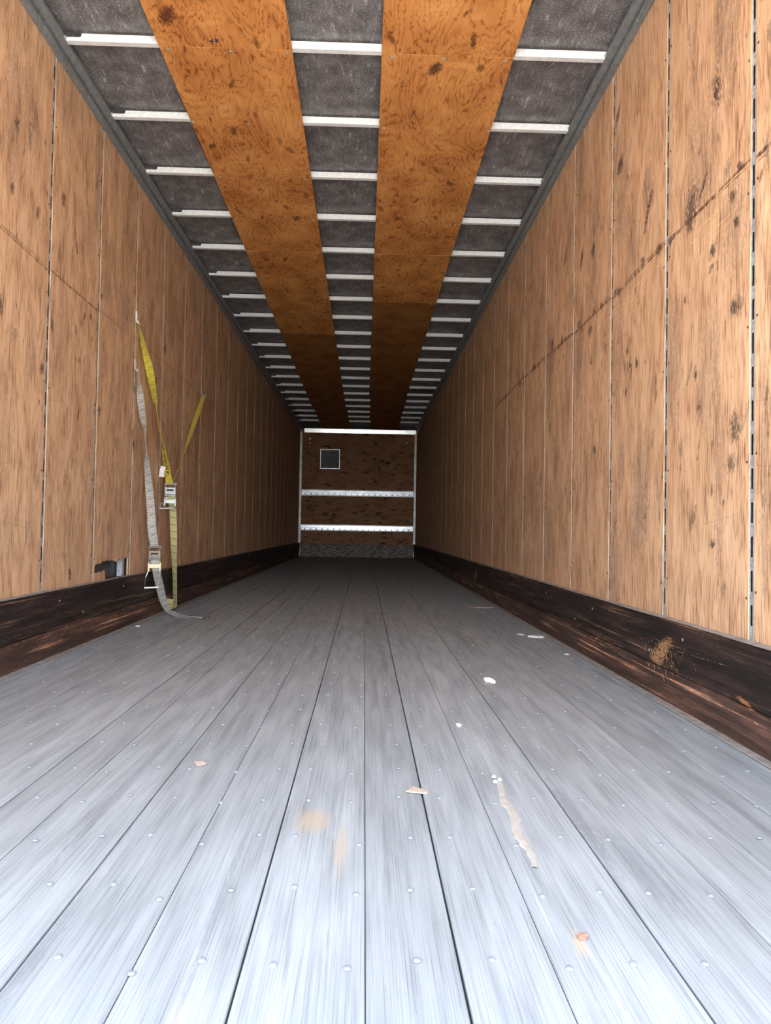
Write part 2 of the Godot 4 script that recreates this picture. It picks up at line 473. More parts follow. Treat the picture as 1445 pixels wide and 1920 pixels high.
func build_wall(side: float) -> void:
	var left := side < 0.0
	var wl := structure(base("wall_left" if left else "wall_right")) as Node3D
	var st := new_st()
	rbox(st, Vector3(side * (HW + 0.050) if not left else -HW - 0.075, -0.16, Z_NOSE - 0.1), Vector3(HW + 0.075 if not left else -HW - 0.050, 2.86, Z_DOOR + 0.02), 0.003)
	obj("outer_skin", st, M.skin, wl)
	for q in 4:
		if wall_far.size() > 3: break
		var im := wall_image(q)
		for j in 9:
			stain(im, rng.randf_range(20, 364), rng.randf_range(100, 1300), rng.randf_range(4, 12), rng.randf_range(12, 45), rng.randf_range(-0.4, 0.4), Color8(52, 42, 36), rng.randf_range(0.5, 0.9), 0.5)
		wall_far.append(mat(Color.WHITE, 0.72, 0.0, tex(im)))
	# dark scuffs: y, z, half width, half height, tilt, strength
	var marks_r := [[1.986, -2.31, .030, .060, .25, .75], [2.33, -2.30, .016, .035, .3, .7], [2.185, -3.21, .030, .050, -.6, .85], [1.86, -2.87, .016, .075, -.55, .85], [1.80, -2.90, .010, .045, -.5, .9],
		[1.69, -2.49, .05, .08, -.5, .6], [1.72, -2.40, .012, .05, -.7, .8], [1.958, -3.59, .03, .04, -.4, .8], [1.98, -3.78, .022, .055, -.3, .8], [1.513, -2.18, .016, .020, .4, .9], [1.60, -2.20, .02, .02, .2, .6], [1.483, -2.33, .020, .028, -.6, .75], [1.43, -2.34, .020, .012, .5, .6],
		[1.262, -2.185, .026, .032, .3, .75], [1.274, -2.99, .014, .022, .2, .85], [1.28, -3.06, .016, .012, -.6, .7], [1.119, -2.449, .012, .024, .1, .85], [1.344, -3.10, .012, .02, 0, .8], [0.56, -2.32, .016, .014, .6, .9], [1.691, -4.37, .03, .035, -.2, .95], [0.982, -3.536, .018, .022, .3, .9],
		[1.18, -3.11, .012, .02, 0, .8], [1.42, -3.60, .012, .02, 0, .7], [0.9, -2.18, .035, .05, .1, .55], [0.80, -2.2, .03, .03, .3, .5], [1.0, -2.42, .016, .02, .2, .7], [1.57, -3.62, .03, .03, -.6, .7], [2.1, -4.1, .02, .06, -.4, .7], [1.2, -4.4, .015, .04, 0, .8], [2.42, -3.25, .02, .05, -.6, .7]]
	var marks_l := [[2.153, -2.964, .022, .035, .3, .6], [1.892, -2.94, .016, .030, .3, .7], [1.885, -3.17, .016, .034, .2, .65], [2.06, -3.43, .022, .035, .3, .7], [1.251, -3.25, .024, .03, 0, .65], [1.46, -3.345, .014, .030, 0, .9], [1.63, -3.80, .013, .018, 0, .9], [1.612, -3.72, .011, .02, .2, .85], [1.18, -3.955, .016, .026, 0, .9],
		[0.354, -3.62, .014, .034, -.15, .9], [1.41, -2.87, .02, .04, 0, .6], [1.78, -3.95, .014, .02, 0, .7], [1.40, -4.54, .02, .03, 0, .7], [1.07, -4.55, .02, .035, 0, .9], [1.27, -5.2, .014, .04, 0, .8], [1.8, -5.2, .02, .04, .2, .8], [0.98, -5.25, .02, .05, 0, .8], [1.9, -3.6, .012, .04, -.3, .6], [1.55, -5.0, .014, .03, .2, .7]]
	var marks: Array = marks_l if left else marks_r
	var n_near := 7 if left else 8
	var first := 1 if left else -1
	var y0 := 0.286
	var y1 := 2.66
	var hw_gap := 0.0135
	var rivets := new_st()
	for k in range(-3, 23):
		var za := Z_POST - PITCH * k - hw_gap
		var zb := minf(0, za - PITCH + 2.0 * hw_gap)
		if k == -3: za = Z_DOOR
		if zb < Z_NOSE: zb = Z_NOSE + 0.002
		if za - zb < 0.02: continue
		var m: StandardMaterial3D
		if k >= first and k < first + n_near:
			var im := wall_image(k - first + (3 if left else 10))
			var pu := func(z: float) -> float: return (za - z) / (za - zb) * 384.0
			var pv := func(y: float) -> float: return (y1 - y) / (y1 - y0) * 1536.0
			var ppm := 1536.0 / (y1 - y0)
			var upm := 384.0 / (za - zb)
			# small random wear
			for q in 12 if not left else 8:
				stain(im, rng.randf_range(10, 374), rng.randf_range(200, 1400), rng.randf_range(3, 9), rng.randf_range(6, 30), rng.randf_range(-0.5, 0.5), Color8(70, 52, 42), rng.randf_range(0.25, 0.75), 0.6)
			for q in 9:
				stain(im, rng.randf_range(10, 374), rng.randf_range(100, 1500), rng.randf_range(20, 80), rng.randf_range(60, 260), 0, Color8(126, 106, 92), rng.randf_range(0.14, 0.36), 1.0)
			for q in 10:
				stain(im, rng.randf_range(10, 374), rng.randf_range(200, 1500), rng.randf_range(6, 16), rng.randf_range(14, 50), rng.randf_range(-0.6, 0.3), Color8(96, 84, 76), rng.randf_range(0.3, 0.6), 1.0)
			for q in 22:
				var gx := rng.randf_range(4, 380); var gy := rng.randf_range(60, 1480)
				scratch(im, gx, gy, gx + rng.randf_range(-5, 5), gy + rng.randf_range(20, 120), 0.7, Color8(96, 66, 48), rng.randf_range(0.4, 0.9))
			for q in 7:
				var sx := rng.randf_range(0, 340); var sy := rng.randf_range(700, 1500)
				scratch(im, sx, sy, sx + rng.randf_range(30, 180), sy + rng.randf_range(-40, 40), 0.8, Color8(238, 200, 150) if rng.randf() < 0.6 else Color8(110, 78, 54), 0.6)
			# the rub line left by years of loads at one height
			var yl := 1.648 if not left else 1.705
			var am := 0.9 if not left else (0.6 if k < 3 else 0.25)
			for q in 3:
				scratch(im, 0, pv.call(yl + 0.014 * sin(za * 2.3 + q)), 383, pv.call(yl - 0.01 + 0.014 * sin(zb * 2.3 + q)), 3.2 - q, Color8(66, 44, 30), am)
			if not left:
				for q in 5: scratch(im, rng.randf_range(0, 160), pv.call(yl - 0.05 - 0.022 * q), rng.randf_range(220, 383), pv.call(yl - 0.06 - 0.024 * q), 1.4, Color8(240, 200, 130), 0.75)
				for q in 4: stain(im, rng.randf_range(0, 383), pv.call(yl) + rng.randf_range(-14, 14), rng.randf_range(8, 22), rng.randf_range(8, 20), -0.6, Color8(58, 44, 36), 0.6)
			for mk in marks:
				if mk[1] < za + 0.05 and mk[1] > zb - 0.05:
					stain(im, pu.call(mk[1]), pv.call(mk[0]), maxf(4.0, mk[2] * upm * 1.5), maxf(4.0, mk[3] * ppm * 1.3), mk[4], Color8(86, 70, 58), mk[5] * 0.55, 0.9)
					stain(im, pu.call(mk[1]), pv.call(mk[0]), maxf(3.0, mk[2] * upm), maxf(3.0, mk[3] * ppm), mk[4], Color8(52, 45, 40), mk[5] * 0.85, 0.9)
			m = mat(Color.WHITE, 0.70, 0.0, tex(im))
		else:
			m = wall_far[posmod(k * 3 + int(k / 4.0) + (0 if left else 2), 4)]
		var uv := func(p: Vector3) -> Vector2: return Vector2((za - p.z) / (za - zb), (y1 - p.y) / (y1 - y0))
		st = new_st()
		if left and k == 3:
			# torn panel: a ragged hole at its foot, one loose tongue left at the lower corner
			var poly := PackedVector2Array([Vector2(za, y0), Vector2(za, y1), Vector2(zb, y1), Vector2(zb, y0), Vector2(-4.495, y0), Vector2(-4.497, 0.395), Vector2(-4.47, 0.402), Vector2(-4.44, 0.392), Vector2(-4.40, 0.400), Vector2(-4.36, 0.388), Vector2(-4.33, 0.397), Vector2(-4.30, 0.380),
				Vector2(-4.27, 0.384), Vector2(-4.235, 0.392), Vector2(-4.20, 0.394), Vector2(-4.17, 0.390), Vector2(-4.14, 0.397), Vector2(-4.10, 0.391), Vector2(-4.07, 0.394), Vector2(-4.03, 0.383), Vector2(-3.99, 0.384), Vector2(-3.95, 0.376), Vector2(-3.944, 0.338), Vector2(-3.98, 0.335), Vector2(-4.02, 0.339), Vector2(-4.06, 0.336), Vector2(-4.10, 0.343), Vector2(-4.115, y0)])
			extrude(st, poly, func(p: Vector2, d: float): return Vector3(d, p.y, p.x), side * HW, side * (HW + 0.007), Vector3(side, 0, 0), uv)
		else:
			rbox(st, Vector3(minf(side * HW, side * (HW + 0.007)), y0, zb), Vector3(maxf(side * HW, side * (HW + 0.007)), y1, za), 0.001, uv)
		var pn := obj("plywood_panel", st, m, wl)
		if left and k == 3: describe(pn, "plywood panel torn open at its foot")
		# slotted steel post in the gap behind the next seam
		var zp := Z_POST - PITCH * k
		if zp > Z_DOOR - 0.03 or zp < Z_NOSE + 0.03: continue
		var post := obj("slotted_post", slotted_post(side, zp), M.zinc, wl)
		obj("slot_channel", slot_channel(side, zp), M.channel, post)
		if k < 8 and k >= -1:
			var y := 0.42
			while y < 2.6:
				for s in [-1.0, 1.0]: dome(rivets, Vector3(side * HW, y + 0.01 * s, zp + s * 0.026), Vector3(-side, 0, 0), 0.0045, 0.002, 7)
				y += 0.385
	obj("rivets", rivets, M.rivet, wl).set_meta("kind", "stuff")
	if left:
		st = new_st()
		rbox(st, Vector3(-HW - 0.045, 0.0, -4.455), Vector3(-HW - 0.012, 2.6, -4.425), 0.005)
		rbox(st, Vector3(-HW - 0.045, 0.0, -4.490), Vector3(-HW - 0.018, 2.6, -4.465), 0.005)
		describe(obj("post_flange", st, M.zinc, wl), "bright galvanised post edge seen through the torn plywood")

func slotted_post(side: float, zp: float) -> SurfaceTool:
	var st := new_st()
	var x := side * (HW + 0.0018)
	var n := Vector3(-side, 0, 0)
	var a := 0.0165   # half strip
	var s := 0.0052   # half slot
	var V := func(y: float, z: float) -> Vector3: return Vector3(x, y, zp + z)
	var yb := 0.27
	var yt := 2.66
	quad(st, V.call(yb, -a), V.call(yt, -a), V.call(yt, -s), V.call(yb, -s), n)
	quad(st, V.call(yb, a), V.call(yt, a), V.call(yt, s), V.call(yb, s), n)
	var y := 0.335
	var last := yb
	while y < 2.60:
		quad(st, V.call(last, -s), V.call(y, -s), V.call(y, s), V.call(last, s), n)
		last = y + 0.058
		y += 0.0955
	quad(st, V.call(last, -s), V.call(yt, -s), V.call(yt, s), V.call(last, s), n)
	return st

func slot_channel(side: float, zp: float) -> SurfaceTool:
	var st := new_st()
	var x := side * (HW + 0.0026)
	var n := Vector3(-side, 0, 0)
	var a := 0.0165
	var V := func(y: float, z: float) -> Vector3: return Vector3(x, y, zp + z)
	var yb := 0.27
	var yt := 2.66
	var d := side * 0.036
	var w := Vector3(d, 0, 0)
	quad(st, V.call(yb, -a) + w, V.call(yt, -a) + w, V.call(yt, a) + w, V.call(yb, a) + w, n)
	for t in [-1.0, 1.0]:
		quad(st, V.call(yb, a * t), V.call(yt, a * t), V.call(yt, a * t) + w, V.call(yb, a * t) + w, Vector3(0, 0, t))
	return st

# ------------------------------------------------------------------ kick boards
func build_baseboards() -> void:
	for side in [-1.0, 1.0]:
		var left: bool = side < 0.0
		var bb := structure(base("baseboard_left" if left else "baseboard_right")) as Node3D
		var im: Image = kick_base.duplicate()
		if left: im.flip_x()
		# z runs 4.4 m over the picture; marks where the boards are worn to bare wood
		var px := func(z: float) -> float: return (-1.6 - z) / 4.4 * 2048.0
		var py := func(y: float) -> float: return (H_KICK - y) / H_KICK * 512.0
		if not left:
			for q in 4: stain(im, px.call(-2.58 - 0.035 * q), py.call(0.205 - 0.022 * q), 24, 74 - 12 * q, 0.25 * q - 0.3, Color8(184, 144, 98), 0.8, 1.0)
			for q in 150:
				var u := rng.randfn(0.0, 0.42); var v := rng.randfn(0.0, 0.42)
				var wx: float = px.call(-2.63) + u * 85.0 - v * 18.0; var wy: float = py.call(0.170) + v * 92.0 + u * 20.0
				scratch(im, wx, wy, wx + rng.randf_range(-8, 10), wy + rng.randf_range(14, 46), rng.randf_range(1.6, 3.6), Color8(206, 166, 116).lerp(Color8(150, 104, 66), rng.randf()), rng.randf_range(0.6, 1.0))
			for q in 90:
				var bx: float = px.call(-3.25) + rng.randfn(0.0, 90.0); var by: float = py.call(0.135) + rng.randfn(0.0, 24.0)
				scratch(im, bx, by, bx + rng.randf_range(10, 60), by + rng.randf_range(-4, 6), rng.randf_range(0.8, 1.8), Color8(198, 156, 108), rng.randf_range(0.5, 0.9))
			for q in 2: stain(im, px.call(-2.05), py.call(0.13), 16, 34, 0.7, Color8(160, 104, 62), 0.8, 0.4)
			scratch(im, px.call(-2.1), py.call(0.215), px.call(-2.5), py.call(0.20), 1.2, Color8(220, 190, 150), 0.9)
			scratch(im, px.call(-2.42), py.call(0.22), px.call(-2.48), py.call(0.15), 1.4, Color8(200, 160, 120), 0.9)
			for q in 2: scratch(im, px.call(-3.2), py.call(0.10), px.call(-4.3), py.call(0.105), 2.0, Color8(214, 184, 140), 0.9)
			for q in 2: scratch(im, px.call(-1.7), py.call(0.085), px.call(-3.2), py.call(0.10), 1.2, Color8(200, 165, 120), 0.8)
		else:
			for q in 420:
				var lx := rng.randfn(1050.0, 330.0); var ly := rng.randfn(330.0, 80.0)
				scratch(im, lx, ly, lx + rng.randf_range(10, 70), ly + rng.randf_range(-6, 6), rng.randf_range(0.8, 2.2), Color8(190, 142, 94).lerp(Color8(128, 86, 56), rng.randf()), rng.randf_range(0.35, 0.85))
		for q in 130:
			var sx := rng.randf_range(0, 1900); var sy := rng.randf_range(20, 500)
			scratch(im, sx, sy, sx + rng.randf_range(20, 150), sy + rng.randf_range(-14, 14), 0.9, Color8(206, 168, 120), rng.randf_range(0.3, 0.8))
		for q in 30:
			var sx := rng.randf_range(0, 2000); var sy := rng.randf_range(20, 440)
			scratch(im, sx, sy, sx + rng.randf_range(-6, 6), sy + rng.randf_range(20, 60), 1.0, Color8(190, 160, 130), 0.55)
		# the lower board is rubbed browner
		for y in range(300, 512):
			for x in range(0, 2048, 1):
				var cc := im.get_pixel(x, y)
				im.set_pixel(x, y, Color(minf(1, cc.r * 1.25 + 0.10), minf(1, cc.g * 1.2 + 0.075), minf(1, cc.b * 1.2 + 0.06)))
		var m := mat(Color.WHITE, 0.6, 0.0, tex(im))
		m.normal_enabled = true
		m.normal_texture = normal_of(im, 3.0)
		m.normal_scale = 0.5
		var uv := func(p: Vector3) -> Vector2: return Vector2((-1.6 - p.z) / 4.4, (H_KICK - p.y) / H_KICK)
		var prof_up := PackedVector2Array([Vector2(-0.03, 0.122), Vector2(0.031, 0.122), Vector2(0.0335, 0.125), Vector2(0.044, 0.279), Vector2(0.041, 0.288), Vector2(0.034, 0.2915), Vector2(-0.03, H_KICK)])
		var prof_lo := PackedVector2Array([Vector2(-0.03, 0.0), Vector2(0.022, 0.0), Vector2(0.035, 0.112), Vector2(0.031, 0.119), Vector2(-0.03, 0.119)])
		for pr in [["upper_board", prof_up], ["lower_board", prof_lo]]:
			var st := new_st()
			extrude(st, pr[1], func(p: Vector2, d: float): return Vector3(side * (HW - p.x), p.y, d), Z_NOSE + 0.003, Z_DOOR, Vector3(0, 0, 1), uv)
			tan_obj(pr[0], st, m, bb)
		# dust lying on the ledge
		var dst := new_st()
		var xa: float = side * (HW - 0.001)
		var xb: float = side * (HW - 0.0365)
		var zz := Z_DOOR
		while zz > Z_NOSE + 0.3:
			var zn := zz - 0.25
			var w1: float = side * (0.004 * sin(zz * 7.0)); var w2: float = side * (0.004 * sin(zn * 7.0))
			quad(dst, Vector3(xa, H_KICK + 0.002, zz), Vector3(xb + w1, H_KICK + 0.0005, zz), Vector3(xb + w2, H_KICK + 0.0005, zn), Vector3(xa, H_KICK + 0.002, zn), Vector3.UP)
			zz = zn
		var dd := obj("ledge_dust", dst, M.dust, bb)
		dd.set_meta("kind", "stuff")
		# fixings
		var sc := new_st()
		for k in 12:
			var z := -1.55 - k * 0.92 + rng.randf_range(-0.05, 0.05)
			dome(sc, Vector3(side * (HW - 0.0415), 0.245, z), Vector3(-side, 0, 0), 0.006, 0.003, 8)
			dome(sc, Vector3(side * (HW - 0.0360), 0.165, z - 0.3), Vector3(-side, 0, 0), 0.006, 0.003, 8)
		obj("screw_row", sc, M.screw, bb).set_meta("kind", "stuff")
		# flat edge strip where floor and kick board meet
		var es := new_st()
		rbox(es, Vector3(minf(side * (HW - 0.022), side * (HW - 0.052)), 0.0005, Z_NOSE + 0.02), Vector3(maxf(side * (HW - 0.022), side * (HW - 0.052)), 0.005, Z_DOOR), 0.0015)
		structure(obj("trim_1" if left else "trim_2", es, M.edge_strip if M.has("edge_strip") else M.dust))

# ------------------------------------------------------------------ roof
func build_ceiling() -> void:
	var ce := structure(base("ceiling")) as Node3D
	var st := new_st()
	rbox(st, Vector3(-HW - 0.075, 2.80, Z_NOSE - 0.1), Vector3(HW + 0.075, 2.84, Z_DOOR + 0.02), 0.003)
	obj("outer_roof", st, M.skin, ce)
	# thin sheet, slightly slack between the bows
	var nx := 24
	var zs: Array[float] = []
	var ks: Array[int] = []
	for k in range(-3, 23):
		for j in 8:
			var z := Z_POST - PITCH * (k + j / 8.0)
			if z < Z_DOOR + 0.01 and z > Z_NOSE - 0.01:
				zs.append(z); ks.append(k * 8 + j)
	zs.push_front(Z_DOOR + 0.01); ks.push_front(ks[0] - 1)
	zs.append(Z_NOSE - 0.01); ks.append(ks[-1] + 1)
	var slack := FastNoiseLite.new()
	slack.seed = 9
	slack.frequency = 0.55
	var hgt := func(i: int, j: int) -> float:
		var x := -HW - 0.04 + (2.0 * HW + 0.08) * i / nx
		var ph := posmod(ks[j], 8) / 8.0
		var a := sin(PI * ph)
		var k := floori(ks[j] / 8.0)
		var s := slack.get_noise_2d(x * 2.2, k * 3.1)
		# a soft crease just beyond each bow
		var cr := exp(-pow((ph - 0.80 + 0.10 * s) * 9.0, 2.0)) * (0.010 + 0.012 * s)
		return 2.752 + 0.012 * a * s - cr
	st = new_st()
	st.set_smooth_group(0)
	for j in zs.size() - 1:
		for i in nx:
			var P := func(ii: int, jj: int) -> Vector3: return Vector3(-HW - 0.04 + (2.0 * HW + 0.08) * ii / nx, hgt.call(ii, jj), zs[jj])
			var q := [P.call(i, j), P.call(i + 1, j), P.call(i + 1, j + 1), P.call(i, j + 1)]
			for o in [[0, 1, 2], [0, 2, 3]]:
				for v in o:
					st.set_uv(Vector2(q[v].x / 1.3, q[v].z / 1.3))
					st.add_vertex(q[v])
	st.generate_normals()
	obj("roof_sheet", st, M.roof, ce)
	for k in range(-3, 22):
		var z := Z_POST - PITCH * k
		if z > Z_DOOR - 0.05: continue
		var b := new_st()
		var xe := HW - 0.036
		rbox(b, Vector3(-xe, Y_BOW, z - 0.002), Vector3(xe, Y_BOW + 0.034, z), 0.0008)
		rbox(b, Vector3(-xe, Y_BOW, z - 0.028), Vector3(xe, Y_BOW + 0.0025, z - 0.001), 0.0008)
		rbox(b, Vector3(-xe, Y_BOW, z - 0.030), Vector3(xe, Y_BOW + 0.012, z - 0.027), 0.0008)
		var bow := obj("roof_bow", b, M.bow, ce)
		# crushed dark tab at the left end of each bow
		var t := new_st()
		var pts := PackedVector2Array([Vector2(-xe - 0.004, 2.724), Vector2(-xe + 0.066, 2.724), Vector2(-xe + 0.072, 2.728), Vector2(-xe + 0.074, 2.736), Vector2(-xe + 0.074, 2.747), Vector2(-xe - 0.004, 2.747)])
		extrude(t, pts, func(p: Vector2, d: float): return Vector3(p.x, p.y, d), z + 0.0005, z + 0.007, Vector3(0, 0, 1))
		obj("bow_tab", t, M.dark_steel, bow)

func build_rails() -> void:
	for side in [-1.0, 1.0]:
		var prof := PackedVector2Array([Vector2(-0.02, H_RAIL), Vector2(0.010, H_RAIL), Vector2(0.013, H_RAIL + 0.004), Vector2(0.018, H_RAIL + 0.036), Vector2(0.014, H_RAIL + 0.039), Vector2(0.001, H_RAIL + 0.040), Vector2(0.001, H_RAIL + 0.050), Vector2(0.022, H_RAIL + 0.051), Vector2(0.026, H_RAIL + 0.053), Vector2(0.040, H_RAIL + 0.066), Vector2(0.043, H_RAIL + 0.071), Vector2(0.043, H_RAIL + 0.085), Vector2(0.036, H_RAIL + 0.087), Vector2(0.010, H_RAIL + 0.090), Vector2(0.008, 2.802), Vector2(-0.02, 2.802)])
		var st := new_st()
		extrude(st, prof, func(p: Vector2, d: float): return Vector3(side * (HW - p.x), p.y, d), Z_NOSE, Z_DOOR, Vector3(0, 0, 1))
		var r := structure(obj("trim_3" if side < 0 else "trim_4", st, M.rail))
		var bl := new_st()
		for k in range(-2, 22):
			var z := Z_POST - PITCH * k
			dome(bl, Vector3(side * (HW - 0.043), H_RAIL + 0.079, z + 0.010), Vector3(-side, -0.3, 0).normalized(), 0.009, 0.005, 8)
			dome(bl, Vector3(side * (HW - 0.015), H_RAIL + 0.022, z - 0.28), Vector3(-side, 0, 0).normalized(), 0.005, 0.003, 8)
		obj("bolts", bl, M.bright_screw, r).set_meta("kind", "stuff")

# ------------------------------------------------------------------ nose wall
func build_nose() -> void:
	var wb := structure(base("wall_back")) as Node3D
	var st := new_st()
	rbox(st, Vector3(-HW - 0.075, -0.16, Z_NOSE - 0.09), Vector3(HW + 0.075, 2.86, Z_NOSE - 0.05), 0.003)
	obj("outer_skin", st, M.skin, wb)
	var mats := []
	for q in 3:
		var im := wall_image(q + 20)
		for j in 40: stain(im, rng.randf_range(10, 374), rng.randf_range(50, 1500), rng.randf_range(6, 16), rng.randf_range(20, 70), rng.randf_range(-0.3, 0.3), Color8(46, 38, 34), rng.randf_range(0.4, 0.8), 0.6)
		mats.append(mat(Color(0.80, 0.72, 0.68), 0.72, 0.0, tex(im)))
	var rows := [[0.25, 0.535], [0.685, 1.285], [1.415, 2.65]]
	for q in 3:
		st = new_st()
		var a: float = rows[q][0] - 0.04
		var b: float = rows[q][1] + 0.04
		rbox(st, Vector3(-HW, a, Z_NOSE - 0.012), Vector3(HW, b, Z_NOSE), 0.001, func(p: Vector3): return Vector2((p.y - a) / 0.8 + q * 0.3, p.x / 2.5))
		obj("plywood_panel", st, mats[q], wb)
	# header and corner trims, scuff plate
	st = new_st()
	var hp := PackedVector2Array([Vector2(0.001, 2.618), Vector2(0.006, 2.618), Vector2(0.0155, 2.700), Vector2(0.001, 2.700)])
	extrude(st, hp, func(p: Vector2, d: float): return Vector3(d, p.y, Z_NOSE + p.x), -HW + 0.09, HW - 0.02, Vector3.RIGHT)
	rbox(st, Vector3(-HW + 0.09, 2.70, Z_NOSE - 0.004), Vector3(HW - 0.02, 2.712, Z_NOSE + 0.03), 0.004)
	structure(obj("trim_5", st, M.bright_alu))
	for side in [-1.0, 1.0]:
		st = new_st()
		var pts := PackedVector2Array([Vector2(0, 0), Vector2(0.048, 0), Vector2(0.046, 0.006), Vector2(0.004, 0.0094), Vector2(0, 0.012)])
		extrude(st, pts, func(p: Vector2, d: float): return Vector3(side * (HW - 0.001 - p.x), d, Z_NOSE + 0.001 + p.y), 0.02, 2.63, Vector3.UP)
		structure(obj("trim_6" if side < 0 else "trim_7", st, M.corner))
	st = new_st()
	var prof := PackedVector2Array([Vector2(0, 0.0), Vector2(0.030, 0.0), Vector2(0.028, 0.03), Vector2(0.020, 0.235), Vector2(0.016, 0.262), Vector2(0, 0.266)])
	extrude(st, prof, func(p: Vector2, d: float): return Vector3(d, p.y, Z_NOSE + 0.0005 + p.x), -HW + 0.045, HW - 0.045, Vector3.RIGHT)
	var scuff := mottled(Color8(70, 60, 54), Color8(168, 158, 150), 0.6, 0.1, 1.0, 77, 0.05)
	scuff.uv1_scale = Vector3(0.5, 5.0, 1.0)
	structure(obj("baseboard_back", st, scuff))
	# two horizontal lashing tracks
	for q in 2:
		var y := [1.352, 0.611][q] as float
		var t := base("lashing_track", Vector3(0, y, Z_NOSE + 0.001))
		st = new_st()
		var pr := PackedVector2Array([Vector2(0, -0.066), Vector2(0.012, -0.066), Vector2(0.014, -0.050), Vector2(0.003, -0.044), Vector2(0.0035, -0.006), Vector2(0.010, 0.000), Vector2(0.010, 0.010), Vector2(0.0035, 0.014), Vector2(0.003, 0.044), Vector2(0.014, 0.050), Vector2(0.012, 0.066), Vector2(0, 0.066)])
		extrude(st, pr, func(p: Vector2, d: float): return Vector3(d, p.y, p.x), -HW + 0.055, HW - 0.055, Vector3.RIGHT)
		obj("rail", st, M.aluminium if q == 0 else M.bright_alu, t)
		st = new_st()
		for k in 19: rbox(st, Vector3(-1.10 + k * 0.122 - 0.012, -0.040, 0.0045), Vector3(-1.10 + k * 0.122 + 0.012, -0.018, 0.0062), 0.0005)
		obj("slots", st, M.dark_steel, t).set_meta("kind", "stuff")
		tag(t, ["bright aluminium lashing track across the end wall, the higher one, at mid height", "bright aluminium lashing track across the end wall, the lower one, nearer the floor"][q], "track", "lashing tracks on the end wall")
	# three small pale stickers
	var sk := [[-1.026, 2.481, 0.036, 0.045, "small white sticker at the end wall's upper left corner, upper of the pair"], [-1.024, 2.385, 0.034, 0.034, "small white sticker at the end wall's upper left corner, lower of the pair"], [1.017, 2.430, 0.036, 0.026, "small pale sticker near the end wall's upper right corner"]]
	for s in sk:
		st = new_st()
		rbox(st, Vector3(-s[2] * 0.5, -s[3] * 0.5, 0), Vector3(s[2] * 0.5, s[3] * 0.5, 0.002), 0.0006)
		var o := obj("sticker", st, mat(Color8(240, 240, 236), 0.45))
		o.position = Vector3(s[0], s[1], Z_NOSE + 0.0006)
		tag(o, s[4], "sticker", "pale stickers on the end wall")

func build_vent() -> void:
	var v := base("wall_vent", Vector3(-0.595, 2.063, Z_NOSE + 0.001))
	var st := new_st()
	var h := 0.21
	for s in [-1.0, 1.0]:
		rbox(st, Vector3(minf(s * h, s * (h - 0.018)), -h, 0), Vector3(maxf(s * h, s * (h - 0.018)), h, 0.012), 0.003)
		rbox(st, Vector3(-h + 0.018, minf(s * h, s * (h - 0.018)), 0), Vector3(h - 0.018, maxf(s * h, s * (h - 0.018)), 0.012), 0.003)
	obj("frame", st, M.aluminium, v)
	st = new_st()
	rbox(st, Vector3(-h + 0.016, -h + 0.016, 0), Vector3(h - 0.016, h - 0.016, 0.002), 0.0005)
	obj("backing", st, M.dark_steel, v)
	# woven wire screen
	st = new_st()
	var e := h - 0.018
	for dir in [-1.0, 1.0]:
		var k := -2.0 * e + 0.02
		while k < 2.0 * e:
			var x0 := maxf(-e, k - e); var x1 := minf(e, k + e)
			var a := Vector3(x0 * dir, x0 - k, 0.007 + 0.001 * dir)
			var b := Vector3(x1 * dir, x1 - k, 0.007 + 0.001 * dir)
			tube(st, [a, b], 0.0022, 4)
			k += 0.022
	obj("wire_screen", st, M.zinc, v).set_meta("kind", "stuff")
	tag(v, "square vent with a diagonal wire screen in a thin metal frame on the end wall", "vent")

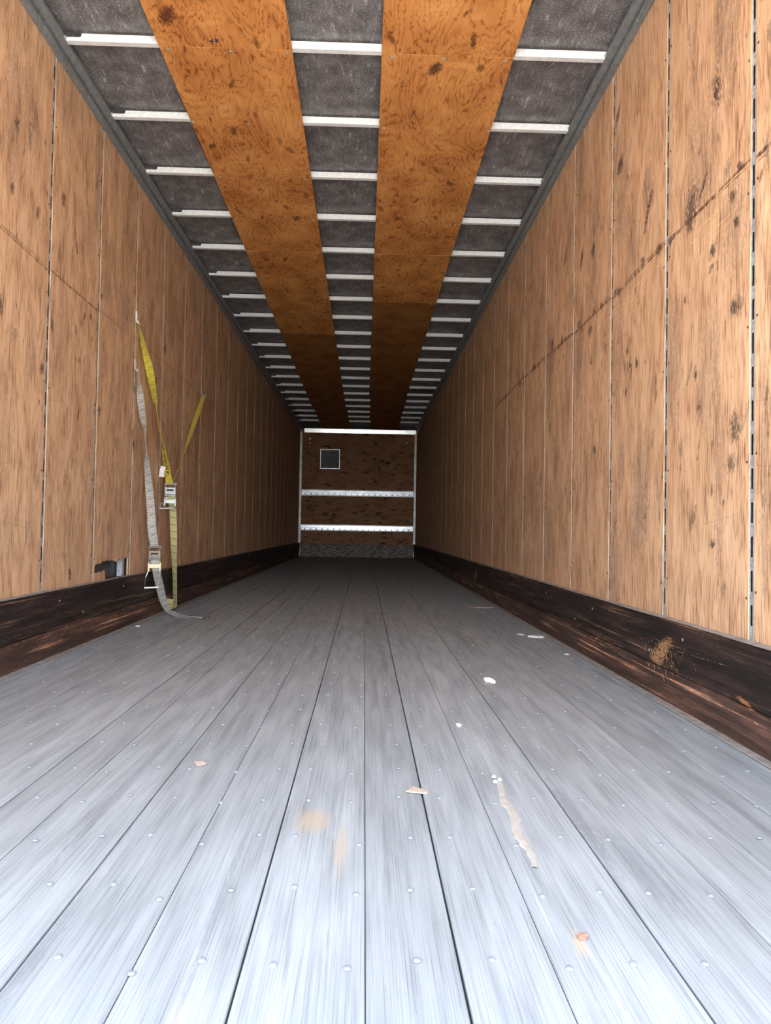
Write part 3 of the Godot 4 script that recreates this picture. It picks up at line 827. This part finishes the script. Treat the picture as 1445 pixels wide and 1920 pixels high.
# ------------------------------------------------------------------ plywood strips under the roof bows
func build_liners() -> void:
	for q in 2:
		var joints: Array[float] = [Z_DOOR]
		var kk := 2
		while kk < 21:
			joints.append(Z_POST - PITCH * kk)
			kk += 2 if q == 1 and kk == 6 else 4
		joints.append(Z_NOSE + 0.06)
		var xa: float = [-0.788, 0.194][q]
		var xb: float = [-0.203, 0.783][q]
		var ln := base("roof_liner", Vector3.ZERO)
		for k in joints.size() - 1:
			var za := joints[k]
			var zb := joints[k + 1]
			var yy := Y_BOW - 0.0095
			var seg_l := 2.438
			var m: StandardMaterial3D
			var im := ceil_base.get_region(Rect2i(((k + q) % 2) * 512, 0, 512, 2048))
			if k % 4 >= 2: im.flip_y()
			if q == 1: im.flip_x()
			var pu := func(x: float) -> float: return (x - xa) / (xb - xa) * 512.0
			var z0 := za if k > 0 else zb + seg_l
			var pv := func(zz: float) -> float: return (z0 - zz) / seg_l * 2048.0
			if k < 3:
				for j in 26: stain(im, rng.randf_range(10, 500), rng.randf_range(20, 2020), rng.randf_range(5, 22), rng.randf_range(14, 60), rng.randf_range(-0.5, 0.5), Color8(74, 46, 30), rng.randf_range(0.3, 0.7), 0.7)
				for j in 6: stain(im, rng.randf_range(10, 500), rng.randf_range(20, 2020), rng.randf_range(20, 50), rng.randf_range(10, 24), 0, Color8(232, 172, 104), 0.6, 0.6)
			if q == 0 and k == 0:
				# two small ink strokes beside the joint
				for o in [0, 1]:
					scratch(im, pu.call(-0.562), pv.call(-3.240), pu.call(-0.552), pv.call(-3.285), 4.0, Color8(48, 50, 84), 1.0)
					scratch(im, pu.call(-0.552), pv.call(-3.285), pu.call(-0.540), pv.call(-3.242), 4.0, Color8(48, 50, 84), 1.0)
					scratch(im, pu.call(-0.556), pv.call(-3.258), pu.call(-0.546), pv.call(-3.258), 4.0, Color8(48, 50, 84), 1.0)
				stain(im, pu.call(-0.526), pv.call(-3.252), 10, 16, 0, Color8(60, 62, 96), 0.95, 0.3)
				for j in 2: stain(im, pu.call(-0.70), pv.call(-3.10), 36, 70, 0.5, Color8(92, 54, 40), 0.7, 0.6)
			if q == 1 and k == 1:
				for j in 2: stain(im, pu.call(0.44), pv.call(-3.40), 30, 55, 0.3, Color8(90, 66, 46), 0.7, 0.6)
				stain(im, pu.call(0.55), pv.call(-3.37), 80, 30, 0.1, Color8(236, 178, 110), 0.8, 0.5)
			if k < 3 or liner_far.size() < 2:
				var worn := 0.78 if k >= 3 else 1.0   # the sheets past the third joint are visibly dirtier
				m = mat(Color(worn, worn * 0.97, worn * 0.96), 0.62, 0.0, tex(im))
				m.metallic_specular = 0.25
				if k >= 3: liner_far.append(m)
			else:
				m = liner_far[(k + q) % 2]
			var st := new_st()
			var gap := 0.0012
			# the last sheets hang a little to the right
			var dx := 0.0 if k < 5 else 0.02 * (k - 4)
			rbox(st, Vector3(xa + dx, yy + 0.0006 * (k % 2), zb + gap), Vector3(xb + dx, Y_BOW - 0.0003, za - gap), 0.0012, func(p: Vector3): return Vector2((p.x - xa) / (xb - xa), (z0 - p.z) / seg_l))
			obj("plywood_panel", st, m, ln)
		var sc := new_st()
		for k in range(-2, 20):
			var zz := Z_POST - PITCH * k - 0.012
			for x in [xa + 0.03, (xa + xb) * 0.5, xb - 0.03]:
				dome(sc, Vector3(x + rng.randf_range(-0.02, 0.02), Y_BOW - 0.0096, zz - (0.012 if k % 4 == 2 else 0.0)), Vector3.DOWN, 0.009, 0.003, 8)
		obj("screw_row", sc, M.bright_screw, ln).set_meta("kind", "stuff")
		tag(ln, ["left of two long orange plywood strips under the roof bows, with a blue ink scribble", "right of two long orange plywood strips under the roof bows, with swirling dark grain"][q], "ceiling panel", "plywood strips under the roof")

# ------------------------------------------------------------------ straps
# ribbon: rows of [position, twist in degrees]; twist 0 has the width across the trailer (facing the doors)
func smooth_rows(rows: Array, per := 8) -> Array:
	var out := []
	for k in rows.size() - 1:
		var p0 = rows[maxi(k - 1, 0)]; var p1 = rows[k]; var p2 = rows[k + 1]; var p3 = rows[mini(k + 2, rows.size() - 1)]
		for j in per:
			var t := float(j) / per
			out.append([(p1[0] as Vector3).cubic_interpolate(p2[0], p0[0], p3[0], t), lerp(p1[1], p2[1], smoothstep(0.0, 1.0, t))])
	out.append(rows[-1])
	return out

func frames(rows: Array) -> Array:
	var out := []
	var nrm := Vector3.ZERO
	for k in rows.size():
		var a: Vector3 = rows[maxi(k - 1, 0)][0]
		var b: Vector3 = rows[mini(k + 1, rows.size() - 1)][0]
		var t := (b - a).normalized()
		var n0 := (Vector3.RIGHT - t * t.x)
		if n0.length() < 0.2: n0 = Vector3.BACK - t * t.z
		n0 = n0.normalized()
		var b0 := t.cross(n0)
		var w: Vector3
		if rows[k][1] is Vector3:
			w = (rows[k][1] - t * t.dot(rows[k][1])).normalized()
		else:
			var an: float = deg_to_rad(rows[k][1])
			w = n0 * cos(an) + b0 * sin(an)
		out.append([rows[k][0], t, w, t.cross(w)])
	return out

func ribbon(rows: Array, width: float, thick: float, uscale := 20.0) -> SurfaceTool:
	var fr := frames(rows)
	var st := new_st()
	var len_ := 0.0
	for k in fr.size() - 1:
		var A = fr[k]; var B = fr[k + 1]
		var seg := (B[0] - A[0] as Vector3).length()
		var c := []
		for F in [A, B]:
			for o in [[-1, -1], [1, -1], [1, 1], [-1, 1]]:
				c.append(F[0] + F[2] * (width * 0.5 * o[0]) + F[3] * (thick * 0.5 * o[1]))
		var outs := [-A[3], A[2], A[3], -A[2]]
		var l0 := len_ * uscale; var l1 := (len_ + seg) * uscale
		for e in 4:
			var f := (e + 1) % 4
			var q := [c[e], c[f], c[f + 4], c[e + 4]]
			var uvs := [Vector2(0, l0), Vector2(1, l0), Vector2(1, l1), Vector2(0, l1)]
			for o in [[0, 1, 2], [0, 2, 3]]:
				var n: Vector3 = (q[o[2]] - q[o[0]]).cross(q[o[1]] - q[o[0]]).normalized()
				var ord: Array = o
				if n.dot(outs[e]) < 0:
					ord = [o[0], o[2], o[1]]
					n = -n
				for v in ord:
					st.set_normal(n); st.set_uv(uvs[v]); st.add_vertex(q[v])
		if k == 0: quad(st, c[0], c[1], c[2], c[3], -A[1])
		if k == fr.size() - 2: quad(st, c[4], c[5], c[6], c[7], B[1])
		len_ += seg
	return st

func webbing(c0: Color, c1: Color, dirt: Color, seed_: int) -> StandardMaterial3D:
	var img := Image.create(64, 1024, false, Image.FORMAT_RGB8)
	var n := FastNoiseLite.new()
	n.seed = seed_
	n.frequency = 0.006
	n.fractal_octaves = 4
	for y in 1024:
		for x in 64:
			var w := 0.5 + 0.5 * sin(y * 0.8 + (3.0 if (x / 4) % 2 == 0 else 0.0))
			var c := c0.lerp(c1, w * 0.6 + 0.2)
			var d := clampf(n.get_noise_2d(x * 1.5, y) * 1.8 + 0.15, 0.0, 0.75)
			if x < 3 or x > 60: d = minf(1.0, d + 0.15)
			img.set_pixel(x, y, c.lerp(dirt, d))
	var m := mat(Color.WHITE, 0.8, 0.0, tex(img))
	m.rim_enabled = true
	m.rim = 0.15
	return m

# end fitting clipped into a wall slot: plate, spring catch and the bent loop that the webbing is sewn round
func fitting(called: String, at: Vector3, parent: Node, m: Material) -> void:
	at.x += 0.0045
	var st := new_st()
	rbox(st, at + Vector3(-0.003, -0.030, -0.0045), at + Vector3(0.006, 0.034, 0.0045), 0.002)
	rbox(st, at + Vector3(0.004, -0.026, -0.012), at + Vector3(0.009, 0.020, 0.012), 0.002)
	tube(st, [at + Vector3(0.006, -0.018, -0.020), at + Vector3(0.016, -0.040, -0.022), at + Vector3(0.016, -0.040, 0.022), at + Vector3(0.006, -0.018, 0.020)], 0.0035, 7)
	obj(called, st, m, parent)

# ratchet tensioner hanging from its top pin; local x across, y up, z towards the doors
func ratchet(parent: Node3D, at: Vector3, yaw: float, metal: Material, plate: Material, bar_y: float, bar_shift: float) -> void:
	var r := MeshInstance3D.new()
	r.name = "ratchet"
	var st := new_st()
	# two side plates
	for s in [-1.0, 1.0]:
		var pts := PackedVector2Array([Vector2(-0.008, 0.012), Vector2(0.010, 0.012), Vector2(0.015, -0.02), Vector2(0.024, -0.055), Vector2(0.024, -0.085), Vector2(0.010, -0.10), Vector2(-0.008, -0.10)])
		extrude(st, pts, func(p: Vector2, d: float): return Vector3(d, p.y, p.x), s * 0.031 - 0.0012, s * 0.031 + 0.0012, Vector3.RIGHT)
	rbox(st, Vector3(-0.031, -0.10, -0.008), Vector3(0.031, -0.045, -0.0055), 0.0006)
	r.mesh = st.commit()
	r.material_override = metal
	r.position = at
	r.rotation.y = yaw
	parent.add_child(r, true)
	# top pin with its heads
	st = new_st()
	tube(st, [Vector3(-0.040, 0, 0), Vector3(0.040, 0, 0)], 0.0055, 10)
	tube(st, [Vector3(0.036, 0, 0), Vector3(0.043, 0, 0)], 0.0085, 8)
	obj("pin", st, metal, r)
	# spindle between two toothed wheels
	st = new_st()
	tube(st, [Vector3(-0.036, -0.074, 0.006), Vector3(0.036, -0.074, 0.006)], 0.0095, 12)
	for s in [-1.0, 1.0]:
		for k in 11:
			var a := TAU * k / 11.0
			var b := TAU * (k + 0.55) / 11.0
			var c := TAU * (k + 1.0) / 11.0
			var q := PackedVector2Array([Vector2.ZERO, Vector2(cos(a), sin(a)) * 0.018, Vector2(cos(b), sin(b)) * 0.024, Vector2(cos(c), sin(c)) * 0.018])
			extrude(st, q, func(p: Vector2, d: float): return Vector3(d, p.y - 0.074, p.x + 0.006), s * 0.034 - 0.0015, s * 0.034 + 0.0015, Vector3.RIGHT)
	obj("spindle", st, metal, r)
	# pawl slide with its window
	st = new_st()
	rbox(st, Vector3(-0.034, -0.034, 0.018), Vector3(0.034, -0.022, 0.022), 0.001)
	rbox(st, Vector3(-0.034, -0.060, 0.018), Vector3(-0.022, -0.034, 0.022), 0.001)
	rbox(st, Vector3(0.022, -0.060, 0.018), Vector3(0.034, -0.034, 0.022), 0.001)
	rbox(st, Vector3(-0.036, -0.066, 0.018), Vector3(0.036, -0.058, 0.024), 0.001)
	obj("pawl", st, metal, r)
	# pressed handle plate with two lugs
	st = new_st()
	rbox(st, Vector3(-0.030, -0.128, 0.024), Vector3(0.030, -0.104, 0.027), 0.001)
	for s in [-1.0, 1.0]:
		rbox(st, Vector3(s * 0.034 - 0.006, -0.150, 0.004), Vector3(s * 0.034 + 0.006, -0.094, 0.028), 0.003)
	obj("handle_plate", st, plate, r)
	# wire arms and grip bar
	st = new_st()
	tube(st, [Vector3(-0.034, -0.145, 0.020), Vector3(-0.040 + bar_shift, bar_y * 0.75, 0.030), Vector3(-0.046 + bar_shift, bar_y, 0.034)], 0.0028, 6)
	tube(st, [Vector3(0.034, -0.145, 0.020), Vector3(0.036 + bar_shift, bar_y, 0.034)], 0.0028, 6)
	tube(st, [Vector3(-0.048 + bar_shift, bar_y, 0.034), Vector3(0.040 + bar_shift, bar_y + 0.004, 0.034)], 0.0062, 10)
	obj("grip_bar", st, M.bright_screw, r)

func build_grey_strap() -> void:
	var s := base("ratchet_strap", Vector3(-HW, 0, -4.5213))
	var o := -s.position
	var web := webbing(Color8(168, 164, 154), Color8(196, 192, 182), Color8(112, 108, 100), 3)
	var V := func(x: float, y: float, z: float) -> Vector3: return Vector3(x, y, z) + o
	fitting("wall_hook", V.call(-HW, 1.545, -4.5213), s, mat(Color8(206, 190, 176), 0.45, 0.5))
	var up := smooth_rows([[V.call(-1.217, 1.510, -4.512), 84], [V.call(-1.206, 1.478, -4.512), 70], [V.call(-1.192, 1.335, -4.525), 18], [V.call(-1.188, 1.240, -4.56), 30], [V.call(-1.185, 1.122, -4.609), 72], [V.call(-1.182, 1.03, -4.63), 66], [V.call(-1.178, 0.931, -4.653), 28], [V.call(-1.172, 0.738, -4.709), -4], [V.call(-1.160, 0.545, -4.732), -14], [V.call(-1.152, 0.456, -4.757), -14]])
	obj("upper_webbing", ribbon(up, 0.050, 0.0026), web, s)
	# sewn overlap above the ratchet
	var sewn := smooth_rows([[V.call(-1.166, 0.62, -4.719), -10], [V.call(-1.160, 0.545, -4.727), -14], [V.call(-1.155, 0.495, -4.740), -14]], 5)
	obj("sewn_fold", ribbon(sewn, 0.052, 0.008), web, s)
	ratchet(s, V.call(-1.150, 0.452, -4.757), 0.24, mat(Color8(126, 118, 108), 0.5, 0.6), mat(Color8(226, 212, 172), 0.5, 0.2), -0.250, -0.012)
	var tail := smooth_rows([[V.call(-1.146, 0.375, -4.745), Vector3(1, 0, -0.25)], [V.call(-1.134, 0.320, -4.742), Vector3(1, 0, -0.25)], [V.call(-1.136, 0.270, -4.780), Vector3(1, 0, -0.25)], [V.call(-1.136, 0.21, -4.835), Vector3(1, 0, -0.2)], [V.call(-1.136, 0.128, -4.905), Vector3(1, 0.1, 0.1)], [V.call(-1.120, 0.045, -4.965), Vector3(1, 0.3, 0.7)], [V.call(-1.075, 0.016, -4.960), Vector3(0.6, 0.35, 1)], [V.call(-1.02, 0.013, -4.885), Vector3(0.5, 0.42, 1)], [V.call(-0.95, 0.013, -4.815), Vector3(0.2, 0.42, 1)], [V.call(-0.862, 0.009, -4.830), Vector3(0.0, 0.25, 1)]])
	obj("tail_webbing", ribbon(tail, 0.050, 0.0026), web, s)
	# steel end fitting lying on the floor
	var st := new_st()
	var e: Vector3 = V.call(-0.846, 0.009, -4.838)
	rbox(st, e + Vector3(-0.030, -0.006, -0.022), e + Vector3(0.004, 0.0, 0.018), 0.002)
	tube(st, [e + Vector3(-0.028, 0.0, -0.026), e + Vector3(-0.028, 0.0, 0.026)], 0.005, 8)
	tube(st, [e + Vector3(-0.010, 0.004, 0.030), e + Vector3(0.024, 0.012, -0.020), e + Vector3(0.020, 0.0, -0.034)], 0.004, 7)
	obj("floor_hook", st, mat(Color8(128, 120, 112), 0.45, 0.7), s)
	tag(s, "grey webbing ratchet strap hanging from the left wall, its tail lying on the floor", "strap", "ratchet straps on the left wall")

func build_yellow_strap() -> void:
	var s := base("ratchet_strap", Vector3(-HW, 0, -5.13))
	var o := -s.position
	var web := webbing(Color8(196, 178, 50), Color8(222, 206, 74), Color8(118, 112, 66), 8)
	var pale := webbing(Color8(184, 176, 116), Color8(206, 198, 140), Color8(140, 134, 100), 15)
	var V := func(x: float, y: float, z: float) -> Vector3: return Vector3(x, y, z) + o
	var white := mat(Color8(236, 232, 220), 0.45, 0.3)
	fitting("wall_hook", V.call(-HW, 1.832, -4.5213), s, white)
	fitting("wall_hook", V.call(-HW, 1.715, -6.350), s, M.rail)
	var l := smooth_rows([[V.call(-1.216, 1.790, -4.515), 80], [V.call(-1.211, 1.749, -4.550), 56], [V.call(-1.206, 1.675, -4.61), 36], [V.call(-1.196, 1.564, -4.698), 4], [V.call(-1.192, 1.402, -4.813), 36], [V.call(-1.190, 1.325, -4.863), 74], [V.call(-1.187, 1.199, -4.951), 76], [V.call(-1.182, 1.086, -5.034), 46], [V.call(-1.172, 0.933, -5.115), 22], [V.call(-1.165, 0.872, -5.130), 0]], 8)
	var arm := obj("left_webbing", ribbon(l, 0.050, 0.0026), web, s)
	# printed lettering running down the webbing
	var fr := frames(l)
	var cum := [0.0]
	for k in range(1, fr.size()): cum.append(cum[-1] + (fr[k][0] - fr[k - 1][0] as Vector3).length())
	var total: float = cum[-1]
	var words_ := "LOAD HUGGER"
	var font := SystemFont.new()
	font.font_names = PackedStringArray(["Droid Sans"])
	font.font_weight = 700
	var start := total - 0.325
	for i in words_.length():
		if words_[i] == " ": continue
		var d := start + i * 0.0245
		var k := 0
		while k < fr.size() - 2 and cum[k + 1] < d: k += 1
		var t: float = (d - cum[k]) / maxf(1e-5, cum[k + 1] - cum[k])
		var F = fr[k]; var G = fr[k + 1]
		var tm := TextMesh.new()
		tm.font = font
		tm.text = words_[i]
		tm.font_size = 48
		tm.pixel_size = 0.00074
		tm.depth = 0.0006
		tm.curve_step = 2.0
		var T: Vector3 = F[1].lerp(G[1], t).normalized()
		var Wd: Vector3 = F[2].lerp(G[2], t)
		Wd = (Wd - T * Wd.dot(T)).normalized()
		var N := T.cross(Wd)
		var ch := obj("letter", tm, mat(Color8(30, 28, 22), 0.8), arm)
		ch.transform = Transform3D(Basis(T, Wd, N), (F[0] as Vector3).lerp(G[0], t) + N * 0.0018)
	var r := smooth_rows([[V.call(-1.210, 1.680, -6.325), 30], [V.call(-1.205, 1.62, -6.248), 30], [V.call(-1.198, 1.495, -6.076), 22], [V.call(-1.190, 1.29, -5.811), 34], [V.call(-1.182, 1.089, -5.55), 70], [V.call(-1.176, 0.941, -5.34), 76], [V.call(-1.164, 0.870, -5.16), 40]], 8)
	obj("right_webbing", ribbon(r, 0.050, 0.0026), web, s)
	ratchet(s, V.call(-1.158, 0.868, -5.127), 0.22, mat(Color8(150, 154, 154), 0.5, 0.7), mat(Color8(176, 178, 174), 0.5, 0.5), -0.165, -0.018)
	# white paper tag sewn into the webbing
	var tag_st := smooth_rows([[V.call(-1.196, 0.985, -5.088), 8], [V.call(-1.206, 0.955, -5.086), 14], [V.call(-1.208, 0.915, -5.090), 4]], 4)
	describe(obj("paper_tag", ribbon(tag_st, 0.036, 0.0012), mat(Color8(238, 238, 240), 0.7), s), "white paper tag")
	var t_ := smooth_rows([[V.call(-1.152, 0.800, -5.118), 0], [V.call(-1.140, 0.735, -5.112), 0], [V.call(-1.143, 0.69, -5.15), -6], [V.call(-1.146, 0.538, -5.195), -8], [V.call(-1.148, 0.36, -5.236), 30], [V.call(-1.150, 0.205, -5.272), 42], [V.call(-1.152, 0.07, -5.300), 45], [V.call(-1.150, 0.035, -5.306), 48]])
	obj("tail_webbing", ribbon(t_, 0.046, 0.0026), pale, s)
	# the curled, frayed end of the tail
	var curl := smooth_rows([[V.call(-1.150, 0.037, -5.309), 48], [V.call(-1.165, 0.018, -5.30), 40], [V.call(-1.178, 0.045, -5.27), 20], [V.call(-1.174, 0.085, -5.262), 10]], 5)
	obj("curled_end", ribbon(curl, 0.044, 0.0035), pale, s)
	tag(s, "yellow lettered ratchet strap slung in a V between two posts on the left wall", "strap", "ratchet straps on the left wall")

# ------------------------------------------------------------------ scraps on the floor
func chip(called: String, at: Vector3, lx: float, lz: float, turn: float, h: float, col: Color, label: String, category: String, sd: int, rough := 0.8) -> MeshInstance3D:
	var r := RandomNumberGenerator.new()
	r.seed = sd
	var pts := PackedVector2Array()
	var n := 9
	for k in n:
		var a := TAU * k / n
		var q := r.randf_range(0.72, 1.08)
		pts.append(Vector2(cos(a) * lx * 0.5 * q, sin(a) * lz * 0.5 * q))
	# domed irregular flake with a bent edge
	var st := new_st()
	var c := Vector3(0, h, 0)
	for k in n:
		var p := pts[k]; var q := pts[(k + 1) % n]
		var lift_p := h * (0.35 + 0.5 * absf(sin(k * 1.7)))
		var lift_q := h * (0.35 + 0.5 * absf(sin(((k + 1) % n) * 1.7)))
		var P := Vector3(p.x, lift_p, p.y); var Q := Vector3(q.x, lift_q, q.y)
		var P0 := Vector3(p.x * 0.9, 0.0, p.y * 0.9); var Q0 := Vector3(q.x * 0.9, 0.0, q.y * 0.9)
		tri(st, c, P, Q, Vector3.UP)
		quad(st, P, Q, Q0, P0, Vector3(p.x, 0, p.y))
		tri(st, Vector3.ZERO, P0, Q0, Vector3.DOWN)
	var o := obj(called, st, mat(col, rough))
	o.position = at
	o.rotation.y = turn
	tag(o, label, category)
	return o

func build_debris() -> void:
	var y := 0.0014
	# pale scrap with a pinkish tip
	var pc := chip("foam_scrap", Vector3(0.648, y, -2.955), 0.036, 0.050, 0.3, 0.014, Color8(246, 248, 242), "small bright white foam scrap with a pinkish tip, right of centre on the floor", "scrap", 3)
	var st := new_st()
	dome(st, Vector3(0.004, 0.0, 0.034), Vector3.UP, 0.012, 0.013, 9)
	describe(obj("tip", st, mat(Color8(240, 216, 200), 0.8), pc), "pinkish tip")
	# tan ridged splinter
	var lf := base("wood_splinter", Vector3(0.285, y, -1.700))
	lf.rotation.y = -0.55
	st = new_st()
	var n := 7
	for k in n:
		var a := -0.5 + float(k) / n; var b := -0.5 + float(k + 1) / n
		var wa := 0.5 - 0.36 * (float(k) / n); var wb := 0.5 - 0.36 * (float(k + 1) / n)
		for s in [0, 1]:
			var u0 := lerpf(a, b, s * 0.5); var u1 := lerpf(a, b, s * 0.5 + 0.5)
			var h0 := 0.0025 + (0.002 if s == 1 else 0.0); var h1 := 0.0025 + (0.002 if s == 0 else 0.0)
			var za := 0.075 * lerpf(wa, wb, s * 0.5); var zb := 0.075 * lerpf(wa, wb, s * 0.5 + 0.5)
			var x0 := u0 * 0.046; var x1 := u1 * 0.046
			quad(st, Vector3(x0, h0, -za * 0.5), Vector3(x1, h1, -zb * 0.5), Vector3(x1, h1, zb * 0.5), Vector3(x0, h0, za * 0.5), Vector3.UP)
			quad(st, Vector3(x0, h0, za * 0.5), Vector3(x1, h1, zb * 0.5), Vector3(x1, 0, zb * 0.5), Vector3(x0, 0, za * 0.5), Vector3(0, 0, 1))
			quad(st, Vector3(x0, h0, -za * 0.5), Vector3(x1, h1, -zb * 0.5), Vector3(x1, 0, -zb * 0.5), Vector3(x0, 0, -za * 0.5), Vector3(0, 0, -1))
	obj("ridged_flake", st, mat(Color8(166, 150, 130), 0.9), lf)
	st = new_st()
	rbox(st, Vector3(-0.024, 0, -0.004), Vector3(0.024, 0.0022, 0.004), 0.0008)
	obj("rib", st, mat(Color8(150, 134, 114), 0.85), lf)
	tag(lf, "tan ridged cardboard splinter lying across a dark board seam near the middle", "splinter")
	chip("paint_flake", Vector3(-0.240, y, -1.884), 0.026, 0.040, 0.6, 0.006, Color8(178, 158, 148), "small pinkish flake on the grey boards left of centre", "flake", 5)
	chip("paper_scrap", Vector3(0.446, y, -2.272), 0.016, 0.030, 0.2, 0.008, Color8(200, 202, 200), "tiny white paper scrap between the splinter and the foam scrap", "scrap", 6)
	chip("rust_chip", Vector3(0.479, y, -1.096), 0.016, 0.022, -0.5, 0.005, Color8(158, 120, 100), "small rust-red chip on the pale boards nearest the doors", "chip", 7)
	chip("torn_paper", Vector3(1.125, y, -4.20), 0.052, 0.11, 1.1, 0.010, Color8(226, 222, 212), "torn white paper strip beside the right kick board, the larger one", "paper", 8)
	chip("torn_paper", Vector3(1.055, y, -4.30), 0.050, 0.06, 0.5, 0.006, Color8(200, 196, 188), "torn greyish paper shred just left of the larger white strip", "paper", 9)
	chip("torn_paper", Vector3(1.063, y, -5.80), 0.090, 0.22, 1.3, 0.008, Color8(170, 162, 150), "pale flattened paper shred deeper in beside the right kick board", "paper", 10)
	chip("paper_scrap", Vector3(-1.150, y, -4.44), 0.030, 0.040, 0.9, 0.006, Color8(232, 230, 224), "tiny white paper scrap against the left kick board below the torn panel", "scrap", 11)
	chip("wood_chip", Vector3(1.136, y, -3.62), 0.024, 0.05, 0.4, 0.006, Color8(206, 198, 184), "pale wood chip close to the right kick board, nearer than the papers", "chip", 12)
	# long peeling strip of paint
	var pl := base("peeling_strip", Vector3(0.468, y, -1.56))
	pl.rotation.y = -0.03
	st = new_st()
	var r := RandomNumberGenerator.new()
	r.seed = 4
	var prev := []
	for k in 26:
		var z := 0.24 - k * 0.0185
		var w := 0.011 * (0.5 + 0.5 * sin(PI * (k + 0.5) / 26.0)) * r.randf_range(0.7, 1.25)
		var x := 0.004 * sin(k * 0.6) + r.randf_range(-0.001, 0.001)
		var h := r.randf_range(0.0010, 0.0030)
		var row := [Vector3(x - w, 0, z), Vector3(x - w * 0.5, h, z), Vector3(x + w * 0.5, h * 0.8, z), Vector3(x + w, 0, z)]
		if k > 0:
			for j in 3: quad(st, prev[j], prev[j + 1], row[j + 1], row[j], Vector3((j - 1.0) * 0.6, 1, 0))
		prev = row
	obj("strip", st, mat(Color8(164, 160, 150), 0.8), pl)
	st = new_st()
	for q in [Vector3(-0.004, 0.002, -0.235), Vector3(0.006, 0.002, -0.215), Vector3(-0.006, 0.002, -0.20)]:
		dome(st, q, Vector3.UP, 0.007, 0.007, 7)
	obj("crumbs", st, mat(Color8(168, 168, 164), 0.8), pl).set_meta("kind", "stuff")
	tag(pl, "long thin peeling strip of yellowish paint running along a floor board", "paint strip")
